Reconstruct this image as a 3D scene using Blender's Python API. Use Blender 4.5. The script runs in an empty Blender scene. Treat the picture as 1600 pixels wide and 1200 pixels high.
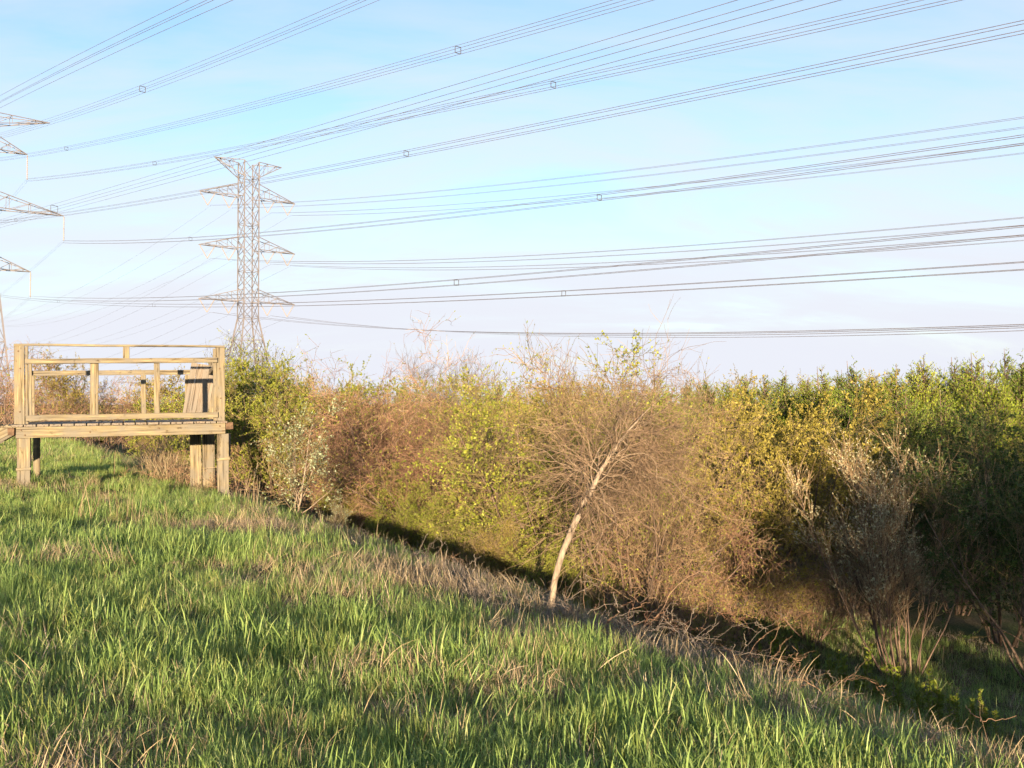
import bpy, math, random
import numpy as np
from mathutils import Vector, Matrix

# ------------------------------------------------------------------ camera, sky, sun
sc = bpy.context.scene
COL = sc.collection
rng = np.random.default_rng(7)
random.seed(7)
F = 1556.0                       # focal length in photo pixels
EYE = 1.7
HORIZON = 630.0

cam_d = bpy.data.cameras.new('camera')
cam_d.sensor_width = 36.0
cam_d.lens = 35.0
cam_d.clip_start = 0.05
cam_d.clip_end = 6000
cam = bpy.data.objects.new('camera', cam_d)
COL.objects.link(cam)
cam.location = (0, 0, EYE)
cam.rotation_euler = (math.radians(90) + math.atan(30 / F), 0, 0)
sc.camera = cam

SUN_EL = math.radians(6.0)
w = bpy.data.worlds.new('World')
sc.world = w
w.use_nodes = True
nt = w.node_tree
for n in list(nt.nodes):
    nt.nodes.remove(n)
N = nt.nodes.new
L = nt.links.new
out = N('ShaderNodeOutputWorld')
bg = N('ShaderNodeBackground')
sky = N('ShaderNodeTexSky')
sky.sky_type = 'NISHITA'
sky.sun_disc = False
sky.sun_elevation = SUN_EL
sky.sun_rotation = math.radians(180)
sky.altitude = 0
sky.air_density = 1.0
sky.dust_density = 0.4
sky.ozone_density = 2.6
# thin high cloud, the same everywhere round the sky
tc = N('ShaderNodeTexCoord')
sep = N('ShaderNodeSeparateXYZ')
L(tc.outputs['Generated'], sep.inputs[0])
addz = N('ShaderNodeMath'); addz.operation = 'ADD'; addz.inputs[1].default_value = 0.30
absz = N('ShaderNodeMath'); absz.operation = 'ABSOLUTE'
L(sep.outputs['Z'], absz.inputs[0]); L(absz.outputs[0], addz.inputs[0])
dx = N('ShaderNodeMath'); dx.operation = 'DIVIDE'
dy = N('ShaderNodeMath'); dy.operation = 'DIVIDE'
L(sep.outputs['X'], dx.inputs[0]); L(addz.outputs[0], dx.inputs[1])
L(sep.outputs['Y'], dy.inputs[0]); L(addz.outputs[0], dy.inputs[1])
comb = N('ShaderNodeCombineXYZ')
L(dx.outputs[0], comb.inputs[0]); L(dy.outputs[0], comb.inputs[1])
mp = N('ShaderNodeMapping')
mp.inputs['Rotation'].default_value = (0, 0, math.radians(35))
mp.inputs['Scale'].default_value = (0.55, 1.5, 1)
L(comb.outputs[0], mp.inputs[0])
noi = N('ShaderNodeTexNoise')
noi.inputs['Scale'].default_value = 2.2
noi.inputs['Detail'].default_value = 7
noi.inputs['Roughness'].default_value = 0.58
noi.inputs['Distortion'].default_value = 0.5
L(mp.outputs[0], noi.inputs['Vector'])
cr = N('ShaderNodeValToRGB')
cr.color_ramp.elements[0].position = 0.36; cr.color_ramp.elements[0].color = (0.042, 0.042, 0.042, 1)
cr.color_ramp.elements[1].position = 0.74; cr.color_ramp.elements[1].color = (0.25, 0.25, 0.25, 1)
L(noi.outputs['Fac'], cr.inputs[0])
mix = N('ShaderNodeMix'); mix.data_type = 'RGBA'
CLOUD = mix.inputs[7]
CLOUD.default_value = (2.10, 2.16, 2.38, 1)
# the veil is a thin sheet: the lower the line of sight, the longer its way through it
inv = N('ShaderNodeMath'); inv.operation = 'DIVIDE'
sepc = N('ShaderNodeSeparateColor')
L(cr.outputs[0], sepc.inputs[0]); L(sepc.outputs[0], inv.inputs[0])
thk = N('ShaderNodeMath'); thk.operation = 'ADD'; thk.inputs[1].default_value = 0.02
pw = N('ShaderNodeMath'); pw.operation = 'POWER'; pw.inputs[1].default_value = 1.5
L(absz.outputs[0], thk.inputs[0]); L(thk.outputs[0], pw.inputs[0]); L(pw.outputs[0], inv.inputs[1])
neg = N('ShaderNodeMath'); neg.operation = 'MULTIPLY'; neg.inputs[1].default_value = -1.0
ex = N('ShaderNodeMath'); ex.operation = 'EXPONENT'
om = N('ShaderNodeMath'); om.operation = 'SUBTRACT'; om.inputs[0].default_value = 1.0
L(inv.outputs[0], neg.inputs[0]); L(neg.outputs[0], ex.inputs[0]); L(ex.outputs[0], om.inputs[1])
L(om.outputs[0], mix.inputs[0]); L(sky.outputs[0], mix.inputs[6])
L(mix.outputs[2], bg.inputs['Color'])
bg.inputs['Strength'].default_value = 0.107
L(bg.outputs[0], out.inputs['Surface'])

sun_d = bpy.data.lights.new('sun', 'SUN')
sun_d.energy = 4.5
sun_d.angle = math.radians(0.6)
sun_d.color = (1.0, 0.79, 0.53)
sun = bpy.data.objects.new('sun', sun_d)
COL.objects.link(sun)
sun.rotation_euler = (math.radians(90) - SUN_EL, 0, 0)
sun.location = (0, -20, 12)

vs = sc.view_settings
vs.view_transform = 'Standard'
vs.look = 'None'
vs.exposure = 1.92
vs.gamma = 1.0
vs.use_curve_mapping = False
cy = sc.cycles
cy.max_bounces = 4; cy.diffuse_bounces = 2; cy.glossy_bounces = 1
cy.use_adaptive_sampling = True; cy.adaptive_threshold = 0.03
cy.transmission_bounces = 2; cy.transparent_max_bounces = 4
cy.caustics_reflective = False; cy.caustics_refractive = False

# ------------------------------------------------------------------ materials
def mat(name, c1, c2, rough=0.75, scale=6.0, island=False, trans=0.0, detail=4.0, stretch=None, bump=0.0, c3=None, spec=0.25):
    m = bpy.data.materials.new(name)
    m.use_nodes = True
    t = m.node_tree
    for n in list(t.nodes):
        t.nodes.remove(n)
    o = t.nodes.new('ShaderNodeOutputMaterial')
    p = t.nodes.new('ShaderNodeBsdfPrincipled')
    p.inputs['Roughness'].default_value = rough
    p.inputs['Specular IOR Level'].default_value = spec
    ramp = t.nodes.new('ShaderNodeValToRGB')
    ramp.color_ramp.elements[0].color = (*c1, 1)
    ramp.color_ramp.elements[1].color = (*c2, 1)
    ramp.color_ramp.elements[0].position = 0.15
    ramp.color_ramp.elements[1].position = 0.85
    if c3:
        e = ramp.color_ramp.elements.new(0.94); e.color = (*c3, 1)
        ramp.color_ramp.elements[1].position = 0.8
    if island:
        g = t.nodes.new('ShaderNodeNewGeometry')
        oi = t.nodes.new('ShaderNodeObjectInfo')
        ad = t.nodes.new('ShaderNodeMath'); ad.operation = 'MULTIPLY_ADD'
        ad.inputs[1].default_value = 0.75
        ml = t.nodes.new('ShaderNodeMath'); ml.operation = 'MULTIPLY'; ml.inputs[1].default_value = 0.25
        t.links.new(oi.outputs['Random'], ml.inputs[0])
        t.links.new(g.outputs['Random Per Island'], ad.inputs[0])
        t.links.new(ml.outputs[0], ad.inputs[2])
        t.links.new(ad.outputs[0], ramp.inputs[0])
    else:
        tcn = t.nodes.new('ShaderNodeTexCoord')
        mpn = t.nodes.new('ShaderNodeMapping')
        if stretch:
            mpn.inputs['Scale'].default_value = stretch
        nn = t.nodes.new('ShaderNodeTexNoise')
        nn.inputs['Scale'].default_value = scale
        nn.inputs['Detail'].default_value = detail
        nn.inputs['Roughness'].default_value = 0.65
        t.links.new(tcn.outputs['Object'], mpn.inputs[0])
        t.links.new(mpn.outputs[0], nn.inputs['Vector'])
        t.links.new(nn.outputs['Fac'], ramp.inputs[0])
        ramp.color_ramp.elements[0].position = 0.35
        ramp.color_ramp.elements[1].position = 0.65
        if bump:
            b = t.nodes.new('ShaderNodeBump')
            b.inputs['Strength'].default_value = bump
            b.inputs['Distance'].default_value = 0.01
            t.links.new(nn.outputs['Fac'], b.inputs['Height'])
            t.links.new(b.outputs[0], p.inputs['Normal'])
    t.links.new(ramp.outputs[0], p.inputs['Base Color'])
    if trans > 0:
        tr = t.nodes.new('ShaderNodeBsdfTranslucent')
        t.links.new(ramp.outputs[0], tr.inputs['Color'])
        mx = t.nodes.new('ShaderNodeMixShader')
        mx.inputs[0].default_value = trans
        t.links.new(p.outputs[0], mx.inputs[1]); t.links.new(tr.outputs[0], mx.inputs[2])
        t.links.new(mx.outputs[0], o.inputs['Surface'])
    else:
        t.links.new(p.outputs[0], o.inputs['Surface'])
    return m

M = {}
M['bark_pale'] = mat('bark_pale', (.13, .096, .068), (.33, .255, .18), .9, 26, stretch=(1, 1, .35), bump=.9, detail=7)
M['bark_brown'] = mat('bark_brown', (.085, .055, .04), (.19, .13, .09), .85, 20, stretch=(1, 1, .3))
M['bark_grey'] = mat('bark_grey', (.075, .06, .047), (.165, .135, .105), .85, 20)
M['twig_red'] = mat('twig_red', (.15, .075, .045), (.34, .20, .12), .75, island=True, c3=(.45, .32, .20))
M['twig_brown'] = mat('twig_brown', (.15, .095, .052), (.36, .245, .135), .8, island=True, c3=(.48, .37, .22))
M['twig_tan'] = mat('twig_tan', (.14, .09, .055), (.33, .225, .14), .8, island=True, c3=(.46, .36, .24))
M['bark_tan'] = mat('bark_tan', (.12, .085, .055), (.27, .20, .135), .85, 30)
M['twig_olive'] = mat('twig_olive', (.11, .085, .035), (.26, .19, .085), .8, island=True)
M['twig_grey'] = mat('twig_grey', (.075, .056, .042), (.17, .13, .10), .8, island=True)
M['leaf_fresh'] = mat('leaf_fresh', (.12, .15, .018), (.27, .275, .035), .6, island=True, trans=.25, c3=(.35, .34, .06))
M['leaf_olive'] = mat('leaf_olive', (.15, .125, .020), (.31, .255, .045), .6, island=True, trans=.25, c3=(.38, .31, .075))
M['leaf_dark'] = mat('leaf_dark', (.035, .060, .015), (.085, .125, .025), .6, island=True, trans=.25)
M['leaf_cedar'] = mat('leaf_cedar', (.095, .135, .013), (.25, .295, .026), .65, island=True, trans=.15, c3=(.32, .34, .04))
M['leaf_cedar_dark'] = mat('leaf_cedar_dark', (.06, .095, .014), (.17, .22, .028), .65, island=True, trans=.12)
M['leaf_silver'] = mat('leaf_silver', (.20, .23, .12), (.38, .40, .26), .6, island=True, trans=.25)
M['bud_pale'] = mat('bud_pale', (.24, .23, .12), (.48, .44, .27), .7, island=True, trans=.2)
M['herb'] = mat('herb', (.09, .13, .015), (.22, .25, .03), .6, island=True, trans=.3)
M['grass'] = mat('grass', (.135, .215, .055), (.31, .41, .11), .5, island=True, trans=.42, c3=(.48, .47, .20), spec=.35)
M['grass_yellow'] = mat('grass_yellow', (.12, .17, .035), (.29, .32, .085), .55, island=True, trans=.35, c3=(.42, .40, .17), spec=.3)
M['straw'] = mat('straw', (.17, .115, .065), (.40, .31, .18), .7, island=True, trans=.15, c3=(.48, .41, .28))
M['straw_grey'] = mat('straw_grey', (.13, .10, .08), (.29, .235, .18), .8, island=True)
M['cane'] = mat('cane', (.14, .075, .045), (.30, .19, .115), .7, island=True)
def wood_mat(name, dark, light, grey, stain):
    m = bpy.data.materials.new(name); m.use_nodes = True
    t = m.node_tree; p = t.nodes['Principled BSDF']
    p.inputs['Roughness'].default_value = .85; p.inputs['Specular IOR Level'].default_value = .15
    tcn = t.nodes.new('ShaderNodeTexCoord'); oi = t.nodes.new('ShaderNodeObjectInfo')
    sc_ = t.nodes.new('ShaderNodeVectorMath'); sc_.operation = 'SCALE'; sc_.inputs['Scale'].default_value = 37.0
    cx = t.nodes.new('ShaderNodeCombineXYZ')
    for q in range(3): t.links.new(oi.outputs['Random'], cx.inputs[q])
    t.links.new(cx.outputs[0], sc_.inputs[0])
    ad = t.nodes.new('ShaderNodeVectorMath'); ad.operation = 'ADD'
    t.links.new(tcn.outputs['Object'], ad.inputs[0]); t.links.new(sc_.outputs[0], ad.inputs[1])
    def noise(scale, stretch, detail, rough=.6):
        mp_ = t.nodes.new('ShaderNodeMapping'); mp_.inputs['Scale'].default_value = stretch
        n_ = t.nodes.new('ShaderNodeTexNoise'); n_.inputs['Scale'].default_value = scale; n_.inputs['Detail'].default_value = detail; n_.inputs['Roughness'].default_value = rough
        t.links.new(ad.outputs[0], mp_.inputs[0]); t.links.new(mp_.outputs[0], n_.inputs['Vector'])
        return n_.outputs['Fac']
    def ramp(fac, p0, c0, p1, c1):
        r_ = t.nodes.new('ShaderNodeValToRGB')
        r_.color_ramp.elements[0].position = p0; r_.color_ramp.elements[0].color = (*c0, 1)
        r_.color_ramp.elements[1].position = p1; r_.color_ramp.elements[1].color = (*c1, 1)
        t.links.new(fac, r_.inputs[0]); return r_.outputs[0]
    def mixc(kind, fac, a_, b_):
        m_ = t.nodes.new('ShaderNodeMix'); m_.data_type = 'RGBA'; m_.blend_type = kind
        if isinstance(fac, float): m_.inputs[0].default_value = fac
        else: t.links.new(fac, m_.inputs[0])
        t.links.new(a_, m_.inputs[6])
        if isinstance(b_, tuple): m_.inputs[7].default_value = (*b_, 1)
        else: t.links.new(b_, m_.inputs[7])
        return m_.outputs[2]
    grain = noise(14, (.10, 2.2, 2.2), 8)
    blot = noise(3.2, (.8, 1, 1), 6)
    spots_ = noise(11, (.5, 1, 1), 3)
    c = ramp(grain, .34, dark, .66, light)
    c = mixc('MIX', ramp(blot, .40, (0, 0, 0), .60, (.9, .9, .9)), c, grey)
    c = mixc('MULTIPLY', ramp(spots_, .60, (0, 0, 0), .74, (1, 1, 1)), c, stain)
    crack = ramp(noise(9, (.06, 3.2, 3.2), 3), .36, (.2, .17, .15), .44, (1, 1, 1))
    c = mixc('MULTIPLY', .8, c, crack)
    t.links.new(c, p.inputs['Base Color'])
    b_ = t.nodes.new('ShaderNodeBump'); b_.inputs['Strength'].default_value = .5; b_.inputs['Distance'].default_value = .008
    t.links.new(grain, b_.inputs['Height']); t.links.new(b_.outputs[0], p.inputs['Normal'])
    return m
M['wood_long'] = wood_mat('wood_long', (.09, .068, .04), (.30, .24, .14), (.155, .135, .105), (.36, .31, .26))
M['wood_grey'] = wood_mat('wood_grey', (.12, .09, .065), (.25, .20, .15), (.17, .15, .125), (.55, .5, .45))
M['rust'] = mat('rust', (.06, .036, .022), (.14, .085, .05), .85, 16, bump=.4)
M['steel'] = mat('steel', (.13, .115, .12), (.20, .18, .18), .5, 3)
M['cable'] = mat('cable', (.12, .11, .13), (.19, .18, .20), .5, 3)
M['insulator'] = mat('insulator', (.24, .20, .18), (.34, .29, .26), .4, 8)
M['spacer'] = mat('spacer', (.05, .05, .06), (.09, .085, .09), .5, 8)
M['cloth_dark'] = mat('cloth_dark', (.03, .035, .05), (.06, .065, .08), .9, 20)
M['cloth_blue'] = mat('cloth_blue', (.04, .06, .11), (.07, .10, .16), .9, 20)
M['skin'] = mat('skin', (.42, .26, .19), (.5, .33, .25), .55, 12)

# ground: matted old grass, bare earth and thin green, by position
def ground_mat():
    m = bpy.data.materials.new('turf'); m.use_nodes = True
    t = m.node_tree; p = t.nodes['Principled BSDF']
    p.inputs['Roughness'].default_value = .95
    p.inputs['Specular IOR Level'].default_value = .1
    g = t.nodes.new('ShaderNodeNewGeometry')
    n1 = t.nodes.new('ShaderNodeTexNoise'); n1.inputs['Scale'].default_value = .7; n1.inputs['Detail'].default_value = 8
    n2 = t.nodes.new('ShaderNodeTexNoise'); n2.inputs['Scale'].default_value = 28; n2.inputs['Detail'].default_value = 5
    r1 = t.nodes.new('ShaderNodeValToRGB')
    r1.color_ramp.elements[0].position = .42; r1.color_ramp.elements[0].color = (.085, .10, .035, 1)
    r1.color_ramp.elements[1].position = .62; r1.color_ramp.elements[1].color = (.19, .14, .08, 1)
    r2 = t.nodes.new('ShaderNodeValToRGB')
    r2.color_ramp.elements[0].position = .3; r2.color_ramp.elements[0].color = (.35, .35, .35, 1)
    r2.color_ramp.elements[1].position = .7; r2.color_ramp.elements[1].color = (1.2, 1.2, 1.2, 1)
    mx = t.nodes.new('ShaderNodeMix'); mx.data_type = 'RGBA'; mx.blend_type = 'MULTIPLY'; mx.inputs[0].default_value = 1
    b = t.nodes.new('ShaderNodeBump'); b.inputs['Strength'].default_value = .6; b.inputs['Distance'].default_value = .03
    for n in (n1, n2):
        t.links.new(g.outputs['Position'], n.inputs['Vector'])
    t.links.new(n1.outputs['Fac'], r1.inputs[0]); t.links.new(n2.outputs['Fac'], r2.inputs[0])
    t.links.new(r1.outputs[0], mx.inputs[6]); t.links.new(r2.outputs[0], mx.inputs[7])
    t.links.new(mx.outputs[2], p.inputs['Base Color'])
    t.links.new(n2.outputs['Fac'], b.inputs['Height']); t.links.new(b.outputs[0], p.inputs['Normal'])
    return m
M['turf'] = ground_mat()

# ------------------------------------------------------------------ mesh helpers
def make_mesh(name, verts, faces_list, mats, smooth=False, mat_idx=None):
    """verts (n,3); faces_list: list of int arrays (m,k)"""
    me = bpy.data.meshes.new(name)
    verts = np.ascontiguousarray(verts, dtype=np.float32)
    me.vertices.add(len(verts)); me.vertices.foreach_set('co', verts.ravel())
    loops = np.concatenate([f.ravel() for f in faces_list]).astype(np.int32)
    totals = np.concatenate([np.full(len(f), f.shape[1], np.int32) for f in faces_list])
    starts = np.concatenate([[0], np.cumsum(totals)[:-1]]).astype(np.int32)
    me.loops.add(len(loops)); me.loops.foreach_set('vertex_index', loops)
    me.polygons.add(len(totals)); me.polygons.foreach_set('loop_start', starts)
    if mat_idx is not None:
        me.polygons.foreach_set('material_index', np.ascontiguousarray(mat_idx, dtype=np.int32))
    if smooth:
        me.polygons.foreach_set('use_smooth', np.ones(len(totals), bool))
    for m in (mats if isinstance(mats, (list, tuple)) else [mats]):
        me.materials.append(m)
    me.update(calc_edges=True)
    return me

def link(name, me, parent=None, loc=None):
    o = bpy.data.objects.new(name, me)
    COL.objects.link(o)
    if parent is not None:
        o.parent = parent
    if loc is not None:
        o.location = loc
    return o

def tag(o, label=None, cat=None, group=None, kind=None):
    if label: o['label'] = label
    if cat: o['category'] = cat
    if group: o['group'] = group
    if kind: o['kind'] = kind
    return o

def empty(name, loc, rz=0.0):
    o = bpy.data.objects.new(name, None)
    COL.objects.link(o)
    o.location = loc; o.rotation_euler = (0, 0, rz); o.empty_display_size = .2
    return o

def nrm(v):
    return v / np.maximum(np.linalg.norm(v, axis=-1, keepdims=True), 1e-9)

def tubes(P, R, sides=3):
    n, k, _ = P.shape
    T = nrm(np.gradient(P, axis=1))
    ref = np.where(np.abs(T[..., 2:3]) > .85, np.array([1., 0, 0]), np.array([0, 0, 1.]))
    U = nrm(np.cross(T, ref)); V = np.cross(T, U)
    a = np.arange(sides) * 2 * math.pi / sides
    ring = U[:, :, None, :] * np.cos(a)[None, None, :, None] + V[:, :, None, :] * np.sin(a)[None, None, :, None]
    vv = P[:, :, None, :] + ring * R[:, :, None, None]
    idx = np.arange(n * k * sides).reshape(n, k, sides)
    a0 = idx[:, :-1, :]; a1 = np.roll(idx, -1, 2)[:, :-1, :]
    b0 = idx[:, 1:, :]; b1 = np.roll(idx, -1, 2)[:, 1:, :]
    f = np.stack([a0, a1, b1, b0], -1).reshape(-1, 4)
    return vv.reshape(-1, 3), f

def walk(r, S, D, Ln, K, curl, up, droop=0.0):
    n = len(S)
    P = np.zeros((n, K, 3)); P[:, 0] = S
    d = nrm(D)
    for i in range(1, K):
        d = d + r.normal(0, 1, (n, 3)) * curl
        d[:, 2] += up - droop * i / K
        d = nrm(d)
        P[:, i] = P[:, i - 1] + d * (Ln / (K - 1))[:, None]
    return P

def sprout(r, P, R, n, f0, ang, f1=1.0, p=None):
    """pick n starts on parent polylines"""
    m, k, _ = P.shape
    i = r.integers(0, m, n) if p is None else r.choice(m, n, p=p / p.sum())
    f = r.uniform(f0, f1, n) * (k - 1.001)
    j = np.floor(f).astype(int); u = (f - j)[:, None]
    S = P[i, j] * (1 - u) + P[i, j + 1] * u
    T = nrm(P[i, j + 1] - P[i, j])
    q = nrm(np.cross(T, r.normal(0, 1, (n, 3))))
    a = r.uniform(ang * .6, ang * 1.3, n)[:, None]
    D = T * np.cos(a) + q * np.sin(a)
    rad = R[i, j] * (1 - u[:, 0]) + R[i, j + 1] * u[:, 0]
    return S, D, rad, f / (k - 1)

def leaf_quads(r, C, D, size, ratio=.5, jitter=.6):
    """rhombic leaves, one island each"""
    n = len(C)
    d = nrm(D + r.normal(0, jitter, (n, 3)))
    q = nrm(np.cross(d, r.normal(0, 1, (n, 3))))
    s = size * r.uniform(.6, 1.35, n)[:, None]
    fold = np.cross(d, q) * s * .12
    v = np.stack([C, C + d * s * .5 + q * s * ratio * .5 + fold, C + d * s, C + d * s * .5 - q * s * ratio * .5 + fold], 1)
    f = np.arange(n * 4).reshape(n, 4)
    return v.reshape(-1, 3), f

# ------------------------------------------------------------------ terrain
def S_of(x, y):
    return (x - 2.4) * .875 + (y - 4.6) * .483

def _h(ix, iy, k):
    a = np.sin(ix * 127.1 + iy * 311.7 + k * 74.7) * 43758.5453
    return a - np.floor(a)

def vnoise(x, y, k=0):
    ix = np.floor(x); iy = np.floor(y); fx = x - ix; fy = y - iy
    fx = fx * fx * (3 - 2 * fx); fy = fy * fy * (3 - 2 * fy)
    return (_h(ix, iy, k) * (1 - fx) + _h(ix + 1, iy, k) * fx) * (1 - fy) + (_h(ix, iy + 1, k) * (1 - fx) + _h(ix + 1, iy + 1, k) * fx) * fy

def sstep(a, b, x):
    t = np.clip((x - a) / (b - a), 0, 1)
    return t * t * (3 - 2 * t)

def zt(x, y):
    x = np.asarray(x, float); y = np.asarray(y, float)
    s = S_of(x, y)
    z = -.05 * np.clip(s, -5, 0)
    z = z - 2.05 * sstep(-.9, 5.5, s)
    z = z - 2.1 * sstep(9, 24, -s)
    z = z - .85 * sstep(2.2, 3.3, x) * sstep(6.5, 5.0, x) * sstep(4.6, 3.0, y) * sstep(-7.5, -4.5, y)  # notch added out of view so low sun passes through to the herbs
    near = np.exp(-((x * x + y * y) / 900.0))
    z = z + near * ((vnoise(x * .45 + 3, y * .45, 1) - .5) * .22 + (vnoise(x * 1.3, y * 1.3, 2) - .5) * .11 + (vnoise(x * 3.1, y * 3.1, 3) - .5) * .04)
    return z

def axis(lims):
    out_ = []
    for a, b, st in lims:
        out_.append(np.arange(a, b, st))
    return np.concatenate(out_)
gx = axis([(-1600, -200, 100), (-200, -40, 8), (-40, -14, 1.2), (-14, 10, .22), (10, 40, 1.2), (40, 200, 8), (200, 1601, 100)])
gy = axis([(-800, -100, 100), (-100, -20, 6), (-20, 2, .8), (2, 24, .22), (24, 60, 1.0), (60, 200, 7), (200, 2601, 100)])
X, Y = np.meshgrid(gx, gy)
Z = zt(X, Y)
nx, ny = len(gx), len(gy)
ii = np.arange(nx * ny).reshape(ny, nx)
gf = np.stack([ii[:-1, :-1], ii[:-1, 1:], ii[1:, 1:], ii[1:, :-1]], -1).reshape(-1, 4)
ground = link('ground', make_mesh('ground', np.stack([X, Y, Z], -1).reshape(-1, 3), [gf], M['turf'], True))
tag(ground, 'grassy earth bank falling to a brushy hollow', None, None, 'structure')

def W(px, D):
    """ground point seen along photo column px at depth D"""
    x = (px - 800) / F * D
    return x, D, float(zt(x, D))

def zpix(py, D):
    return EYE + (HORIZON - py) / F * D

# ------------------------------------------------------------------ grass (instanced tufts: nobody could count it)
def tuft_mesh(name, seed, n, rad, h0, h1, wid, lean, material, K=5):
    r = np.random.default_rng(seed)
    a = r.uniform(0, 2 * math.pi, n); q = np.sqrt(r.uniform(0, 1, n)) * rad
    base = np.stack([np.cos(a) * q, np.sin(a) * q, np.full(n, -.02)], -1)
    h = r.uniform(h0, h1, n)
    th = r.uniform(0, 2 * math.pi, n)
    ln = np.abs(r.normal(0, lean, n)) + .05
    hd = np.stack([np.cos(th), np.sin(th), np.zeros(n)], -1)
    side = np.stack([-np.sin(th), np.cos(th), np.zeros(n)], -1)
    tw = r.uniform(-.9, .9, n)
    side = side * np.cos(tw)[:, None] + hd * np.sin(tw)[:, None]
    P = np.zeros((n, K, 3)); P[:, 0] = base
    for i in range(1, K):
        ang = np.clip(ln * (i / (K - 1)) ** 1.3 * 1.9, 0, 1.9)
        d = hd * np.sin(ang)[:, None]; d[:, 2] = np.cos(ang)
        P[:, i] = P[:, i - 1] + d * (h / (K - 1))[:, None]
    wd = wid * r.uniform(.55, 1.3, n)
    prof = np.array([.7, 1, .95, .65, .04]) if K == 5 else np.linspace(1, .1, K)
    Lp = P + side[:, None, :] * (wd[:, None] * prof)[:, :, None] * .5
    Rp = P - side[:, None, :] * (wd[:, None] * prof)[:, :, None] * .5
    V = np.stack([Lp, Rp], 2).reshape(-1, 3)
    idx = np.arange(n * K * 2).reshape(n, K, 2)
    f = np.stack([idx[:, :-1, 0], idx[:, :-1, 1], idx[:, 1:, 1], idx[:, 1:, 0]], -1).reshape(-1, 4)
    return make_mesh(name, V, [f], material, True)

def proto_coll(name, meshes):
    c = bpy.data.collections.new(name)
    for i, me in enumerate(meshes):
        o = bpy.data.objects.new('%s_blade_%02d' % (name, i), me)
        c.objects.link(o)
    return c

def scatter(name, pts, rot, scl, idx, coll, label, cat):
    me = bpy.data.meshes.new(name)
    me.vertices.add(len(pts)); me.vertices.foreach_set('co', np.ascontiguousarray(pts, np.float32).ravel())
    for nm, ty, arr, key in (('rot', 'FLOAT_VECTOR', rot, 'vector'), ('scl', 'FLOAT', scl, 'value'), ('idx', 'INT', idx, 'value')):
        at = me.attributes.new(nm, ty, 'POINT')
        at.data.foreach_set(key, np.ascontiguousarray(arr, np.int32 if ty == 'INT' else np.float32).ravel())
    o = link(name, me)
    g = bpy.data.node_groups.new(name + '_scatter', 'GeometryNodeTree')
    g.interface.new_socket('Geometry', in_out='INPUT', socket_type='NodeSocketGeometry')
    g.interface.new_socket('Geometry', in_out='OUTPUT', socket_type='NodeSocketGeometry')
    gi = g.nodes.new('NodeGroupInput'); go = g.nodes.new('NodeGroupOutput')
    ci = g.nodes.new('GeometryNodeCollectionInfo')
    ci.inputs['Collection'].default_value = coll
    ci.inputs['Separate Children'].default_value = True
    ci.inputs['Reset Children'].default_value = True
    ip = g.nodes.new('GeometryNodeInstanceOnPoints')
    ip.inputs['Pick Instance'].default_value = True
    def na(nm, ty):
        a = g.nodes.new('GeometryNodeInputNamedAttribute'); a.data_type = ty
        a.inputs['Name'].default_value = nm
        return a.outputs['Attribute']
    g.links.new(gi.outputs[0], ip.inputs['Points'])
    g.links.new(ci.outputs[0], ip.inputs['Instance'])
    g.links.new(na('idx', 'INT'), ip.inputs['Instance Index'])
    g.links.new(na('rot', 'FLOAT_VECTOR'), ip.inputs['Rotation'])
    g.links.new(na('scl', 'FLOAT'), ip.inputs['Scale'])
    g.links.new(ip.outputs[0], go.inputs[0])
    md = o.modifiers.new('scatter', 'NODES'); md.node_group = g
    tag(o, label, cat, None, 'stuff')
    return o

green = []
for i in range(15):
    k3 = i % 3
    green.append(tuft_mesh('grass_tuft', 100 + i, (30, 44, 58)[k3], (.15, .14, .17)[k3], .05, ((.27, .21, .15)[k3]) * (1 + .12 * (i % 4)), (.0095, .0065, .0048)[k3], .38 + .09 * (i % 5), M['grass'] if i % 5 else M['grass_yellow']))
dry = [tuft_mesh('straw_tuft', 200 + i, 34, .17, .06, .30, .0045, .85, M['straw']) for i in range(4)] + \
      [tuft_mesh('straw_tuft', 210 + i, 36, .19, .05, .24, .0045, 1.0, M['straw_grey']) for i in range(4)]
c_green = proto_coll('grass', green)
c_dry = proto_coll('straw', dry)

def cand(n, d0, d1, margin=.08):
    """random ground points in the view wedge"""
    D = np.sqrt(rng.uniform(d0 * d0, d1 * d1, n))
    px = rng.uniform(-margin, 1 + margin, n) * 1600
    return (px - 800) / F * D, D

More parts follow.
